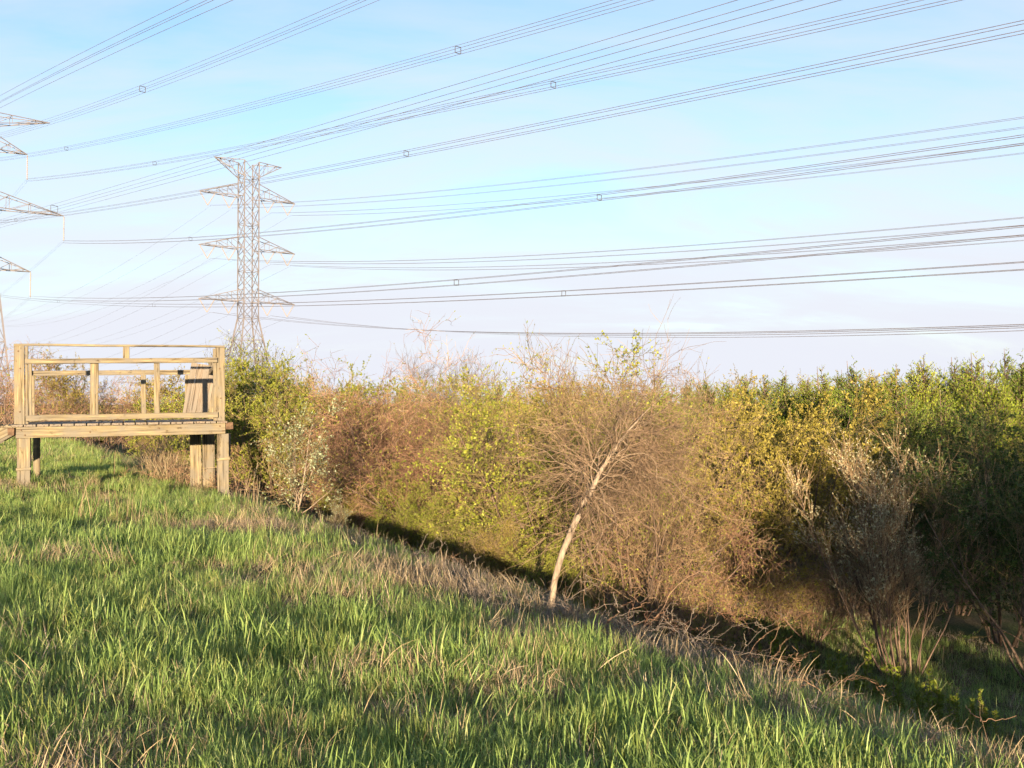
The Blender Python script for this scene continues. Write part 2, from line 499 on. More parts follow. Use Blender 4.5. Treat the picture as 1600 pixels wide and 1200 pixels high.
gp = []; gs = []
dp = []; ds = []
for d0, d1, dens, k in ((3.4, 7, 165, .74), (7, 11, 115, .72), (11, 17, 74, .76), (17, 27, 38, .9), (27, 48, 12, 1.3)):
    area = .5 * 1.19 * (d1 * d1 - d0 * d0)
    x, y = cand(int(area * dens), d0, d1)
    s = S_of(x, y)
    dryness = vnoise(x * .55 + 9, y * .55, 5) * .6 + vnoise(x * 1.7, y * 1.7, 6) * .4
    edge = sstep(-1.6, .6, s)                    # matted old growth along the lip of the bank
    keep = (s < 6.0) & (rng.uniform(0, 1, len(x)) > np.clip((dryness - .52) * 3.2, 0, .85)) & (rng.uniform(0, 1, len(x)) > edge * .62) & (s > -14)
    gp.append(np.stack([x, y, zt(x, y)], -1)[keep])
    gs.append((rng.uniform(.7, 1.25, len(x)) * k * (1 - .25 * edge))[keep] * (.6 + .75 * vnoise(x * .9, y * .9, 8) * (.5 + vnoise(x * 2.6, y * 2.6, 9)))[keep])
    x, y = cand(int(area * dens * .46), d0, d1)
    s = S_of(x, y)
    dryness = vnoise(x * .55 + 9, y * .55, 5) * .6 + vnoise(x * 1.7, y * 1.7, 6) * .4
    edge = sstep(-1.6, .6, s)
    keep = (s < 9.5) & (s > -14) & (rng.uniform(0, 1, len(x)) < .09 + np.clip((dryness - .50) * 3.0, 0, .8) + edge * .5)
    dp.append(np.stack([x, y, zt(x, y)], -1)[keep])
    ds.append((rng.uniform(.6, 1.2, len(x)) * k)[keep])
# low growth on the floor of the hollow in front of the shrubs
x, y = cand(9500, 7, 22, 0.05)
s = S_of(x, y); keep = (s > 1.2) & (s < 9) & (vnoise(x * .6, y * .6, 11) > .26)
gp.append(np.stack([x, y, zt(x, y)], -1)[keep]); gs.append(rng.uniform(.45, .95, int(keep.sum())))
gp = np.concatenate(gp); gs = np.concatenate(gs); dp = np.concatenate(dp); ds = np.concatenate(ds)
# mats of flattened dead stems
for px_, D_, sz_, n_ in ((270, 12.9, 1.0, 60), (430, 12.6, 1.1, 70), (660, 10.2, .9, 90), (740, 9.2, .8, 80), (820, 5.85, .32, 26), (590, 6.0, .3, 18), (70, 6.4, .45, 26), (110, 5.2, .3, 16), (690, 5.0, .25, 10), (1080, 6.0, .5, 24), (520, 8.2, .5, 24), (90, 9.2, .6, 30)):
    cx_, cy_ = (px_ - 800) / F * D_, D_
    xx = cx_ + rng.normal(0, sz_, n_); yy = cy_ + rng.normal(0, sz_ * .55, n_)
    dp = np.concatenate([dp, np.stack([xx, yy, zt(xx, yy)], -1)]); ds = np.concatenate([ds, rng.uniform(.6, 1.0, n_)])
    hit = (((gp[:, 0] - cx_) / sz_) ** 2 + ((gp[:, 1] - cy_) / (sz_ * .6)) ** 2 < 1.2) & (rng.uniform(0, 1, len(gp)) < .6)
    gp = gp[~hit]; gs = gs[~hit]
def rots(n, tilt):
    return np.stack([rng.normal(0, tilt, n), rng.normal(0, tilt, n), rng.uniform(0, 6.283, n)], -1)
scatter('grass', gp, rots(len(gp), .12), gs, np.clip((vnoise(gp[:, 0] * .8, gp[:, 1] * .8, 21) * 1.5 - .25) * 15 + rng.normal(0, 3.5, len(gp)), 0, 14).astype(int), c_green, 'fresh green grass covering the bank', 'grass')
dpick = np.where(S_of(dp[:, 0], dp[:, 1]) > -.6, rng.integers(2, 8, len(dp)), rng.integers(0, 6, len(dp)))
scatter('dry_grass', dp, rots(len(dp), .3), ds, dpick, c_dry, 'matted dry straw and dead grass on the bank', 'dry grass')

# ------------------------------------------------------------------ wooden platform
plat = empty('wooden_platform', (0, 0, 0))
tag(plat, 'weathered open-frame wooden lookout platform on posts at the top of the bank', 'platform')
PX, PY = -8.57, 17.2
YAW = math.radians(21)
plat.location = (PX, PY, 0)
plat.rotation_euler = (0, math.radians(-.7), YAW)

_unit = {}
def board(name, p0, p1, wy, wz, material, parent=plat, twist=0.0, jit=.004):
    """a sawn board from p0 to p1, wy x wz section, ends slightly uneven"""
    p0 = Vector(p0); p1 = Vector(p1)
    d = p1 - p0; Ln = d.length
    r = random.Random(hash((name, round(p0.x, 2), round(p0.z, 2), round(p1.y, 2))) & 0xffff)
    K = max(2, int(Ln / .35) + 1)
    ch = min(.006, wy * .12, wz * .12)
    sec = [(-wy / 2 + ch, -wz / 2), (wy / 2 - ch, -wz / 2), (wy / 2, -wz / 2 + ch), (wy / 2, wz / 2 - ch),
           (wy / 2 - ch, wz / 2), (-wy / 2 + ch, wz / 2), (-wy / 2, wz / 2 - ch), (-wy / 2, -wz / 2 + ch)]
    vs_, fs = [], []
    for i in range(K):
        t = Ln * i / (K - 1)
        oy, oz = r.uniform(-jit, jit), r.uniform(-jit, jit)
        for a, b in sec:
            vs_.append((t + (r.uniform(-.006, .006) if i in (0, K - 1) else 0), a + oy, b + oz))
    for i in range(K - 1):
        for j in range(8):
            fs.append((i * 8 + j, i * 8 + (j + 1) % 8, i * 8 + 8 + (j + 1) % 8, i * 8 + 8 + j))
    me = bpy.data.meshes.new(name)
    me.from_pydata(vs_, [], fs + [tuple(range(7, -1, -1)), tuple(range((K - 1) * 8, K * 8))])
    me.materials.append(material)
    me.update()
    o = link(name, me, parent)
    xa = d.normalized()
    upv = Vector((0, 0, 1)) if abs(xa.z) < .9 else Vector((0, 1, 0))
    ya = upv.cross(xa).normalized(); za = xa.cross(ya)
    mtx = Matrix((xa, ya, za)).transposed().to_4x4()
    mtx = Matrix.Translation(p0) @ mtx @ Matrix.Rotation(twist, 4, 'X')
    o.matrix_local = mtx
    return o
WD, WG = M['wood_long'], M['wood_grey']
Wd, Gd = 3.49, 2.8
def gz(lx, ly):
    x = PX + math.cos(YAW) * lx - math.sin(YAW) * ly
    y = PY + math.sin(YAW) * lx + math.cos(YAW) * ly
    return float(zt(x, y)) - lx * math.tan(math.radians(.7))
DECK = 1.335
TOP = 2.69
# lower posts
for lx, ly, wx, wy in ((.13, .12, .21, .15), (Wd - .02, .12, .20, .16), (.13, Gd - .1, .12, .14), (Wd - .10, Gd - .15, .24, .12)):
    board('post', (lx, ly, gz(lx, ly) - .35), (lx, ly, DECK - .242), wx, wy, WD)
for lx, ly, z in ((.13, .04, .55), (Wd - .02, .032, .62)):
    board('cleat', (lx - .115, ly - .012, z), (lx + .115, ly - .012, z + .01), .02, .045, WD)
board('skirt_board', (Wd - .36, Gd - .2, gz(3.2, 2.6) - .2), (Wd - .36, Gd - .2, DECK - .245), .22, .05, WD)
board('skirt_board', (Wd + .10, .22, gz(3.5, .2) + .75), (Wd + .10, .22, DECK - .245), .05, .10, WD)
# beams under the deck
board('beam', (.02, .03, DECK - .145), (Wd + .02, .03, DECK - .145), .05, .195, WD)
board('beam', (.02, Gd - .03, DECK - .145), (Wd, Gd - .03, DECK - .145), .05, .195, WG)
for lx in (.09, Wd * .5, Wd - .06):
    board('joist', (lx, .062, DECK - .15), (lx, Gd - .06, DECK - .15), .05, .16, WG)
# deck boards run front to back
nb = 18
for i in range(nb):
    bx = (i + .5) / nb * (Wd + .12) - .06
    bw = (Wd + .12) / nb - .02
    me_z = DECK - .026
    o = board('deck_board', (bx, -.035 + random.uniform(-.015, .015), me_z), (bx, Gd + .05, me_z), bw, .038, WG, jit=.002)
# rusty bracket ends of the cross beams
board('bracket', (-.11, .06, DECK - .125), (-.008, .06, DECK - .125), .08, .13, M['rust'])
board('bracket', (Wd + .03, .06, DECK - .10), (Wd + .16, .06, DECK - .095), .08, .13, M['rust'])
# wall framing: front
board('corner_post', (.075, .03, DECK), (.075, .03, TOP), .165, .04, WD)
board('corner_post', (.185, .075, DECK), (.185, .075, TOP - .01), .045, .09, WD)
board('corner_post', (Wd - .07, .03, DECK), (Wd - .07, .03, TOP), .17, .04, WD)
board('corner_post', (Wd - .165, .075, DECK), (Wd - .165, .075, TOP - .02), .04, .09, WD)
board('top_rail', (-.01, .04, TOP + .021), (Wd + .02, .04, TOP + .021), .10, .038, WD)
board('rail', (.168, -.016, 2.42), (Wd - .12, -.016, 2.455), .04, .092, WD)
board('sill_rail', (.175, -.02, 1.435), (Wd - .12, -.02, 1.445), .045, .10, WD)
board('stud', (1.80, .02, 2.475), (1.80, .02, TOP), .11, .04, WD)
for lx, t in ((1.245, 0.012), (2.32, -.005)):
    board('stud', (lx, .032, 1.40), (lx + t, .032, 2.48), .10, .04, WD)
board('stud', (1.315, .06, 1.36), (1.325, .06, 2.45), .04, .09, WD)
# rear and side framing
board('rail', (.05, Gd - .02, 2.295), (Wd - .1, Gd - .02, 2.315), .04, .10, WD)
board('sill_rail', (.05, Gd - .02, 1.42), (Wd - .05, Gd - .02, 1.42), .04, .09, WD)
for lx in (.06, 1.17, 2.12, 2.98):
    board('stud', (lx, Gd - .07, DECK), (lx, Gd - .07, 2.25), .10 if lx > .1 else .07, .04, WD)
board('corner_post', (Wd - .03, Gd - .06, DECK), (Wd - .03, Gd - .06, 2.55), .09, .09, WD)
board('corner_post', (.02, Gd - .06, DECK), (.02, Gd - .06, 2.5), .06, .09, WD)
board('side_rail', (Wd - .06, .10, 2.42), (Wd - .06, Gd - .12, 2.30), .04, .09, WD)
for lx in (.15, Wd - .06):
    board('side_rail', (lx, .10, 1.42), (lx, Gd - .09, 1.42), .04, .09, WG)
for k in range(4):           # sheathing boards left on the far right corner, hanging askew
    board('sheathing_board', (Wd - .56 + k * .13, Gd - .10 + .004 * k, DECK + .03), (Wd - .36 + k * .125, Gd - .12, 2.50 - .02 * k), .125, .022, WG)
def bolt(lx, ly, z):
    if 'bolt' not in _unit:
        v_, f_ = [], []
        for i_, (r_, y_) in enumerate(((.014, 0), (.014, -.008), (.008, -.013))):
            for j_ in range(6):
                v_.append((r_ * math.cos(j_ * math.pi / 3), y_, r_ * math.sin(j_ * math.pi / 3)))
        for i_ in range(2):
            for j_ in range(6):
                f_.append((i_ * 6 + j_, i_ * 6 + (j_ + 1) % 6, i_ * 6 + 6 + (j_ + 1) % 6, i_ * 6 + 6 + j_))
        f_.append(tuple(range(12, 18)))
        me_ = bpy.data.meshes.new('bolt'); me_.from_pydata(v_, [], f_); me_.materials.append(M['rust']); _unit['bolt'] = me_
    o_ = link('bolt', _unit['bolt'], plat); o_.location = (lx, ly, z)
for bx_, bz_ in ((.10, DECK - .10), (.16, DECK - .19), (1.2, DECK - .16), (2.35, DECK - .12), (Wd - .08, DECK - .10), (Wd - .03, DECK - .19)):
    bolt(bx_, .003, bz_)
for bx_, bz_ in ((.06, 2.60), (.09, 2.30), (Wd - .08, 2.30), (Wd - .06, 1.75), (.08, 1.55)):
    bolt(bx_, .008, bz_)
# steps at the far left side
stp = empty('wooden_steps', (-9.35, 17.6, float(zt(-9.35, 17.6))), YAW)
tag(stp, 'sawn wooden steps leaning on the end of the platform at the picture edge', 'steps')
board('stringer', (-.75, 0, .30), (.45, 0, .98), .05, .22, WD, stp)
board('stringer', (-.75, .8, .30), (.45, .8, .98), .05, .22, WG, stp)
for k in range(4):
    board('tread', (-.55 + k * .32, -.05, .50 + k * .18), (-.55 + k * .32, .86, .50 + k * .18), .24, .035, WD, stp)
board('handrail_post', (.12, -.052, .68), (.12, -.052, 1.28), .09, .05, WD, stp)
board('leg', (-.7, .02, -.3), (-.7, .02, .31), .09, .09, WD, stp)
board('leg', (-.7, .78, -.3), (-.7, .78, .31), .09, .09, WD, stp)

# ------------------------------------------------------------------ pylons
A = np.array([.78, .626, 0]); A = A / np.linalg.norm(A)          # along the cross-arms
Dl = np.array([A[1], -A[0], 0])                                   # along the line, towards the viewer
T1c = Dl * -190.0 + A * 84.1
T2c = Dl * -191.0 + A * 34.6
bar_mesh = None
def bar_unit():
    global bar_mesh
    if bar_mesh is None:
        v, f = [], []
        for i in range(2):
            for a, b in ((-.5, -.5), (.5, -.5), (.5, .5), (-.5, .5)):
                v.append((i, a, b))
        f = [(0, 1, 5, 4), (1, 2, 6, 5), (2, 3, 7, 6), (3, 0, 4, 7), (3, 2, 1, 0), (4, 5, 6, 7)]
        bar_mesh = bpy.data.meshes.new('lattice_bar'); bar_mesh.from_pydata(v, [], f)
        bar_mesh.materials.append(M['steel'])
    return bar_mesh
def bar(name, p0, p1, th, parent):
    p0 = Vector(p0); p1 = Vector(p1); d = p1 - p0
    xa = d.normalized()
    upv = Vector((0, 0, 1)) if abs(xa.z) < .95 else Vector((0, 1, 0))
    ya = upv.cross(xa).normalized(); za = xa.cross(ya)
    m = Matrix((xa * d.length, ya * th, za * th)).transposed().to_4x4()
    o = link(name, bar_unit(), parent)
    o.matrix_local = Matrix.Translation(p0) @ m
    return o
ins_cache = {}
def ins_mesh(Ln):
    k = round(Ln, 1)
    if k not in ins_cache:
        n = 22; S = 8
        vs_, fs = [], []
        for i in range(n + 1):
            rr = .13 if i % 2 else .05
            for j in range(S):
                a = j * 2 * math.pi / S
                vs_.append((rr * math.cos(a), rr * math.sin(a), -Ln * i / n))
        for i in range(n):
            for j in range(S):
                fs.append((i * S + j, i * S + (j + 1) % S, i * S + S + (j + 1) % S, i * S + S + j))
        me = bpy.data.meshes.new('insulator'); me.from_pydata(vs_, [], fs); me.materials.append(M['insulator'])
        ins_cache[k] = me
    return ins_cache[k]
def insulator(p0, p1, parent):
    p0 = Vector(p0); p1 = Vector(p1)
    o = link('insulator', ins_mesh((p1 - p0).length), parent)
    o.matrix_local = Matrix.Translation(p0) @ (p1 - p0).to_track_quat('-Z', 'Y').to_matrix().to_4x4()

def pylon(center, label, levels, earth, waist, b0, base_b, base_z, top, vstrings, ins_len):
    """levels: (z bottom chord, z top chord, half length)"""
    root = empty('pylon', (center[0], center[1], base_z), math.atan2(A[1], A[0]))
    tag(root, label, 'pylon', 'steel lattice pylons of the power line')
    TH, TB = .19, .095
    def half(z):
        return b0 / 2 if z >= waist else b0 / 2 + (base_b - b0) / 2 * (waist - z) / (waist - base_z)
    def corner(i, z):
        h = half(z); sx, sy = ((-1, -1), (1, -1), (1, 1), (-1, 1))[i]
        return (sx * h, sy * h, z - base_z)
    for i in range(4):
        bar('leg', corner(i, base_z), corner(i, waist), TH * 1.25, root)
        bar('leg', corner(i, waist), corner(i, top), TH, root)
    zs = [base_z]
    while zs[-1] < waist - 3.2:
        zs.append(min(waist, zs[-1] + 2 * half(zs[-1]) * .72))
    zs[-1] = waist
    n = int(round((top - waist) / 3.05))
    zs += [waist + (top - waist) * (k + 1) / n for k in range(n)]
    for k in range(len(zs) - 1):
        for i in range(4):
            j = (i + 1) % 4
            bar('brace', corner(i, zs[k]), corner(j, zs[k + 1]), TB, root)
            bar('brace', corner(j, zs[k]), corner(i, zs[k + 1]), TB, root)
            if zs[k] < waist + .1 or k % 3 == 0:
                bar('girt', corner(i, zs[k + 1]), corner(j, zs[k + 1]), TB, root)
    h = b0 / 2
    def arm(sgn, zb, ztop, Lh, tipz, nseg=3):
        am = empty('cross_arm', (0, 0, 0)); am.parent = root
        zb -= base_z; ztop -= base_z; tip = (sgn * Lh, 0, tipz - base_z)
        lo = [(sgn * h, -h, zb), (sgn * h, h, zb)]; up = [(sgn * h, -h, ztop), (sgn * h, h, ztop)]
        lerp = lambda a, b, t: tuple(a[q] + (b[q] - a[q]) * t for q in range(3))
        for q in range(2):
            bar('chord', lo[q], tip, .13, am); bar('chord', up[q], tip, .12, am)
            for k in range(nseg):
                t0 = k / (nseg + .6); t1 = (k + 1) / (nseg + .6)
                bar('strut', lerp(lo[q], tip, t1), lerp(up[q], tip, t1), .075, am)
                bar('strut', lerp(lo[q], tip, t0), lerp(up[q], tip, t1), .075, am)
        for k in range(nseg):
            t0 = k / (nseg + .6); t1 = (k + 1) / (nseg + .6)
            bar('strut', lerp(lo[0], tip, t0), lerp(lo[1], tip, t1), .075, am)
            bar('strut', lerp(up[0], tip, t1), lerp(up[1], tip, t1), .075, am)
    for zb, ztop, LL, LR in levels:
        for sgn, Lh in ((-1, LL), (1, LR)):
            arm(sgn, zb, ztop, Lh, zb)
            if vstrings:
                for off in (.40, .83):
                    x = sgn * Lh * off
                    for e in (-1.5, 1.5):
                        insulator((x + e, 0, zb - base_z - .1), (x, 0, zb - base_z - ins_len), root)
            else:
                insulator((sgn * Lh, 0, zb - base_z - .1), (sgn * Lh, 0, zb - base_z - ins_len), root)
    zb, ztop, LL, LR = earth
    arm(-1, zb, ztop, LL, ztop, 2); arm(1, zb, ztop, LR, ztop, 2)
    return root
pylon(T1c, 'tall grey lattice pylon with paired hanging insulators behind the shrubs', [(41.6 + EYE, 44.3 + EYE, 10.3, 10.3), (31.1 + EYE, 33.6 + EYE, 10.3, 10.3), (20.5 + EYE, 22.9 + EYE, 10.3, 10.3)],
      (45.6 + EYE, 48.8 + EYE, 7.2, 7.2), 17.1 + EYE, 3.1, 10.4, -3.0, 48.8 + EYE, True, 2.6)
pylon(T2c, 'grey lattice pylon cut off by the picture edge, single insulators under its arms', [(44.1 + EYE, 47.2 + EYE, 8.4, 8.4), (33.9 + EYE, 37.2 + EYE, 14.6, 14.6), (23.3 + EYE, 26.2 + EYE, 9.1, 9.1)],
      (48.2 + EYE, 50.4 + EYE, 12.1, 12.1), 36.0 + EYE, 3.4, 11.4, -3.0, 50.4 + EYE, False, 4.5)

# ------------------------------------------------------------------ conductors
def wire_point(wv, px):
    k = (px - 800) / F
    y = wv / (A[0] * k + A[1])
    x = k * y
    return x, y, Dl[0] * x + Dl[1] * y
def fit_line(wv, obs, deg=2):
    ts, zz = [], []
    for px, py in obs:
        x, y, t = wire_point(wv, px)
        ts.append(t); zz.append(zpix(py, y))
    return np.polyfit(ts, zz, deg)
def conductor(label, wv, obs, t0, t1, offs, rad, spacers=(), group='conductor bundles of the power lines', coef=None, sr=.024):
    co = fit_line(wv, obs) if coef is None else coef
    t = np.linspace(t0, t1, 70)
    z = np.polyval(co, t)
    base = Dl[None] * t[:, None] + A[None] * wv + np.stack([0 * t, 0 * t, z], -1)
    root = empty('power_line', tuple(base[0]))
    tag(root, label, 'power line', group)
    for ox, oz in offs:
        rad_ = rad * .82
        P = base + A[None] * ox + np.array([0, 0, oz])[None] - base[0]
        v, f = tubes(P[None], np.full((1, len(t)), rad_), 4)
        link('conductor', make_mesh('conductor', v, [f], M['cable'], True), root)
    for px in spacers:
        x, y, ts = wire_point(wv, px)
        c = np.array([x, y, np.polyval(co, ts)]) - base[0]
        pts = [c + A * ox + np.array([0, 0, oz]) for ox, oz in offs]
        order = sorted(range(len(pts)), key=lambda q: math.atan2(offs[q][1], offs[q][0]))
        segs = [np.stack([pts[order[q]], pts[order[(q + 1) % len(order)]]]) for q in range(len(order))]
        v, f = tubes(np.stack(segs), np.full((len(segs), 2), sr), 4)
        link('spacer', make_mesh('spacer', v, [f], M['spacer']), root)
    return root, co
H4 = [(-.21, .20), (.21, .20), (-.21, -.20), (.21, -.20)]
def label4(s): return s
conductor('steepest thick four-wire cable bundle crossing the top left corner', 13, [(0, 154), (150, 78), (314, 0)], -150, -18, H4, .013, ())
conductor('four-wire cable bundle with a spacer just below the top left bundle', 24, [(0, 209), (219, 137), (400, 63), (556, 0)], -230, -22, H4, .015, (219,))
conductor('cable bundle with two spacers rising to the top centre of the sky', 35, [(0, 246), (100, 232), (400, 158), (715, 74), (980, 0)], -260, -20, H4, .018, (100, 715))
conductor('cable bundle from the cut-off pylon upper arm rising across the middle of the sky', 43, [(36, 280), (239, 254), (640, 176), (865, 129), (1200, 55), (1450, 0)], -191, 10, H4, .02, (239, 865))
conductor('dark double pair of cables passing just above the tall pylon top', 20, [(0, 347), (82, 326), (330, 253), (800, 117), (1220, 0)], -170, -6, [(-.25, .23), (.25, .19), (-.25, -.23), (.25, -.27)], .011, (82,), sr=.02)
conductor('cable bundle with a spacer leaving the sky at the upper right edge', 41, [(22, 343), (300, 301), (634, 238), (800, 205), (1200, 124), (1600, 38)], -270, 10, H4, .02, (22, 634))
conductor('cable bundle from the cut-off pylon longest arm, dipping then rising right', 49.2, [(93, 377), (296, 372), (500, 359), (800, 323), (937, 306), (1600, 218)], -191, 20, H4, .021, (296, 937))
conductor('cable bundle from the cut-off pylon lowest arm passing the tall pylon lowest arm', 43.7, [(43, 464), (240, 467), (460, 459), (713, 441), (1200, 395), (1600, 363)], -191, 20, H4, .019, (713,))
conductor('lower of two close cable bundles crossing at the tall pylon lowest arm', 54, [(0, 463), (90, 469), (239, 476), (460, 478), (881, 460), (1200, 440), (1600, 411)], -300, 20, H4, .021, (90, 239, 881))
VW = [84.7 + 10.3 * q for q in (-.83, -.40, .40, .83)]
fr = {'upper': ([318, 322, 330, 334], [(321, 356, 409, 444)], [285, 295, 311, 320], [238, 251, 272, 283], [181, 197, 223, 238]),
      'middle': ([400, 404, 411, 414], None, [400, 406, 415, 420], [374, 384, 397, 403], [339, 351, 366, 375]),
      'lowest': ([490, 493, 498, 500], None, [519, 520, 522, 524], [519, 520, 521, 524], [506, 509, 513, 518])}
order_w = ('nearest', 'second', 'third', 'farthest')
for lv, (ya, _, yb, yc, yd) in fr.items():
    zarm = {'upper': 41.6, 'middle': 31.1, 'lowest': 20.5}[lv] + EYE - 2.6
    for q in range(4):
        wv = VW[q]
        tT = -189.5
        c0 = fit_line(wv, [(800, yb[q]), (1200, yc[q]), (1600, yd[q])])
        # force the parabola through the insulator foot
        ts, zz = [tT] * 6, [zarm] * 6
        for px, py in ((600, None), (800, yb[q]), (1200, yc[q]), (1600, yd[q])):
            if py is None: continue
            x, y, t = wire_point(wv, px)
            ts.append(t); zz.append(zpix(py, y))
        co = np.polyfit(ts, zz, 2)
        conductor('%s of the four thin cables running right from the tall pylon %s arm' % (order_w[q].replace('nearest', 'top').replace('farthest', 'lowest'), lv), wv, None, tT, 25,
                  [(-.22, 0), (.22, 0)], .020, (), coef=co)
        # span beyond the tower, away to the far left
        Lsp = 330.0
        tb = np.array([tT - Lsp, tT - Lsp / 2, tT]); zb = np.array([zarm - 1, zarm - 10.5, zarm])
        conductor('one of four faint cables running away left behind the tall pylon %s arm' % lv, wv, None, tT - Lsp, tT, [(0, 0)], .022, (),
                  coef=np.polyfit(tb, zb, 2), group='faint cables behind the tall pylon %s arm' % lv)
for wv, z0, Ls, lv in ((43, 44.1 + EYE - 4.5, 10, 'upper'), (49.2, 33.9 + EYE - 4.5, 10, 'longest'), (43.7, 23.3 + EYE - 4.5, 10, 'lowest')):
    tb = np.array([-191 - 330, -191 - 165, -191]); zb = np.array([z0 - 2, z0 - 11, z0])
    conductor('faint cable running away left from the cut-off pylon %s arm' % lv, wv, None, -191 - 330, -191, [(-.2, 0), (.2, 0)], .016, (), coef=np.polyfit(tb, zb, 2))

# ------------------------------------------------------------------ plants
def bush(seed, h=3.6, stems=9, tilt=.5, rad=.022, l1=70, l2=700, l3=2600, len1=.42, len2=.20, len3=.085, curl=.10, up=.05, droop=0.0,
         leaves=5000, leaf=.045, ratio=.55, twig='twig_brown', leafm='leaf_fresh', bark='bark_brown', ang=.75, f0=.22, spread=.25, leaf_lo=0.0, crownlow=None, tw=.0042, leaf_f0=.3):
    r = np.random.default_rng(seed)
    a = r.uniform(0, 2 * math.pi, stems) + np.arange(stems) * 2 * math.pi / stems
    tl = r.uniform(.1, 1, stems) * tilt
    S = np.stack([np.cos(a) * spread * r.uniform(.2, 1, stems), np.sin(a) * spread * r.uniform(.2, 1, stems), np.full(stems, -.15)], -1)
    D = np.stack([np.cos(a) * np.sin(tl), np.sin(a) * np.sin(tl), np.cos(tl)], -1)
    Ln = h * r.uniform(.72, 1.08, stems) / np.maximum(np.cos(tl), .6) * .98
    P0 = walk(r, S, D, Ln, 11, curl * .8, up * .6, droop)
    R0 = rad * r.uniform(.7, 1.25, stems)[:, None] * np.linspace(1, .18, 11)[None]
    S, D, pr, f = sprout(r, P0, R0, l1, f0, ang)
    P1 = walk(r, S, D, h * len1 * r.uniform(.5, 1.3, l1) * (1.15 - .65 * f), 8, curl * 1.2, up, droop)
    R1 = np.clip(pr * .6, .004, rad * .6)[:, None] * np.linspace(1, .25, 8)[None]
    PA = np.concatenate([P1] * 1)
    S, D, pr, f = sprout(r, P1, R1, l2, .12, ang)
    P2 = walk(r, S, D, h * len2 * r.uniform(.4, 1.4, l2) * (1.1 - .4 * f), 5, curl * 1.5, up, droop)
    R2 = np.clip(pr * .6, tw * 1.05, .008)[:, None] * np.linspace(1, .45, 5)[None]
    # some second-order twigs straight off the upper stems
    S, D, pr, f = sprout(r, P2, R2, l3, .1, ang)
    P3 = walk(r, S, D, h * len3 * r.uniform(.4, 1.5, l3), 4, curl * 1.6, up * .8, droop)
    R3 = np.clip(pr * .75, tw * .8, .0055)[:, None] * np.linspace(1, .55, 4)[None]
    res = {}
    v0, q0 = tubes(P0, R0, 6); v1, q1 = tubes(P1, R1, 5)
    res['stems'] = make_mesh('stems', np.concatenate([v0, v1]), [q0, q1 + len(v0)], M[bark], True)
    v2, q2 = tubes(P2, R2, 3); v3, q3 = tubes(P3, R3, 3)
    res['twigs'] = make_mesh('twigs', np.concatenate([v2, v3]), [q2, q3 + len(v2)], M[twig])
    if leaves:
        n3 = int(leaves * .75)
        S3, D3, _, _ = sprout(r, P3, R3, n3, leaf_f0, .9)
        S2, D2, _, _ = sprout(r, P2, R2, leaves - n3, .4, .9)
        C = np.concatenate([S3, S2]); D = np.concatenate([D3, D2]); D[:, 2] += .25
        cl = vnoise(C[:, 0] * 2.4 + seed, C[:, 1] * 2.4 + C[:, 2] * 1.9, seed) * .6 + vnoise(C[:, 0] * 5 + C[:, 2] * 3, C[:, 1] * 5 - C[:, 2] * 4, seed + 1) * .4
        kp = r.uniform(0, 1, len(C)) < np.clip((cl - .30) * 3.2, .05, 1)
        C, D = C[kp], D[kp]
        if leaf_lo > 0:
            kp = r.uniform(0, 1, len(C)) < np.clip((C[:, 2] / h - leaf_lo) * 3, .12, 1)
            C, D = C[kp], D[kp]
        v, q = leaf_quads(r, C, D, leaf, ratio)
        res['foliage'] = make_mesh('foliage', v, [q], M[leafm])
    return res

def cedar(seed, h=4.6, wid=1.05, nb=260, per=46, leafm='leaf_cedar', size=.066, thin=1.0):
    r = np.random.default_rng(seed)
    K = 9
    P0 = walk(r, np.array([[0, 0, -.2]]), np.array([[0, 0, 1.]]), np.array([h + .15]), K, .015, .1)
    R0 = (.075 * np.linspace(1, .08, K))[None]
    t = 1 - np.sqrt(r.uniform(.0, 1, nb)) * .97
    z = t * h
    a = r.uniform(0, 2 * math.pi, nb)
    prof = np.minimum(1, (1 - t) * 1.1) ** .95 * (.72 + .4 * vnoise(a * 2.1 + seed, t * 11, seed % 17))
    bl = wid * prof * r.uniform(.5, 1.15, nb) + .02
    S = np.stack([r.normal(0, .02, nb), r.normal(0, .02, nb), z], -1)
    D = np.stack([np.cos(a), np.sin(a), r.uniform(.15, .65, nb)], -1)
    P1 = walk(r, S, D, bl * 1.1, 6, .10, .13)
    R1 = np.linspace(.012, .004, 6)[None] * np.ones((nb, 1))
    v0, q0 = tubes(P0, R0, 6); v1, q1 = tubes(P1, R1, 3)
    res = {'trunk': make_mesh('trunk', np.concatenate([v0, v1]), [q0, q1 + len(v0)], M['bark_brown'])}
    n = int(nb * per * thin)
    S, D, _, f = sprout(r, P1, R1, n, .12, .75, 1.0, bl ** 1.2)
    D[:, 2] += .35
    S = S + r.normal(0, .02, S.shape)
    v, q = leaf_quads(r, S, D, size, .34, .3)
    res['crown'] = make_mesh('crown', v, [q], M[leafm])
    return res

def place(res, name, x, y, rz, scale, label, cat, group=None, sz=None, dz=0.0, lean=(0, 0)):
    o = empty(name, (x, y, float(zt(x, y)) + dz), rz)
    o.rotation_euler = (lean[0], lean[1], rz)
    o.scale = (scale, scale, sz if sz else scale)
    tag(o, label, cat, group)
    for k, me in res.items():
        link(k, me, o)
    return o

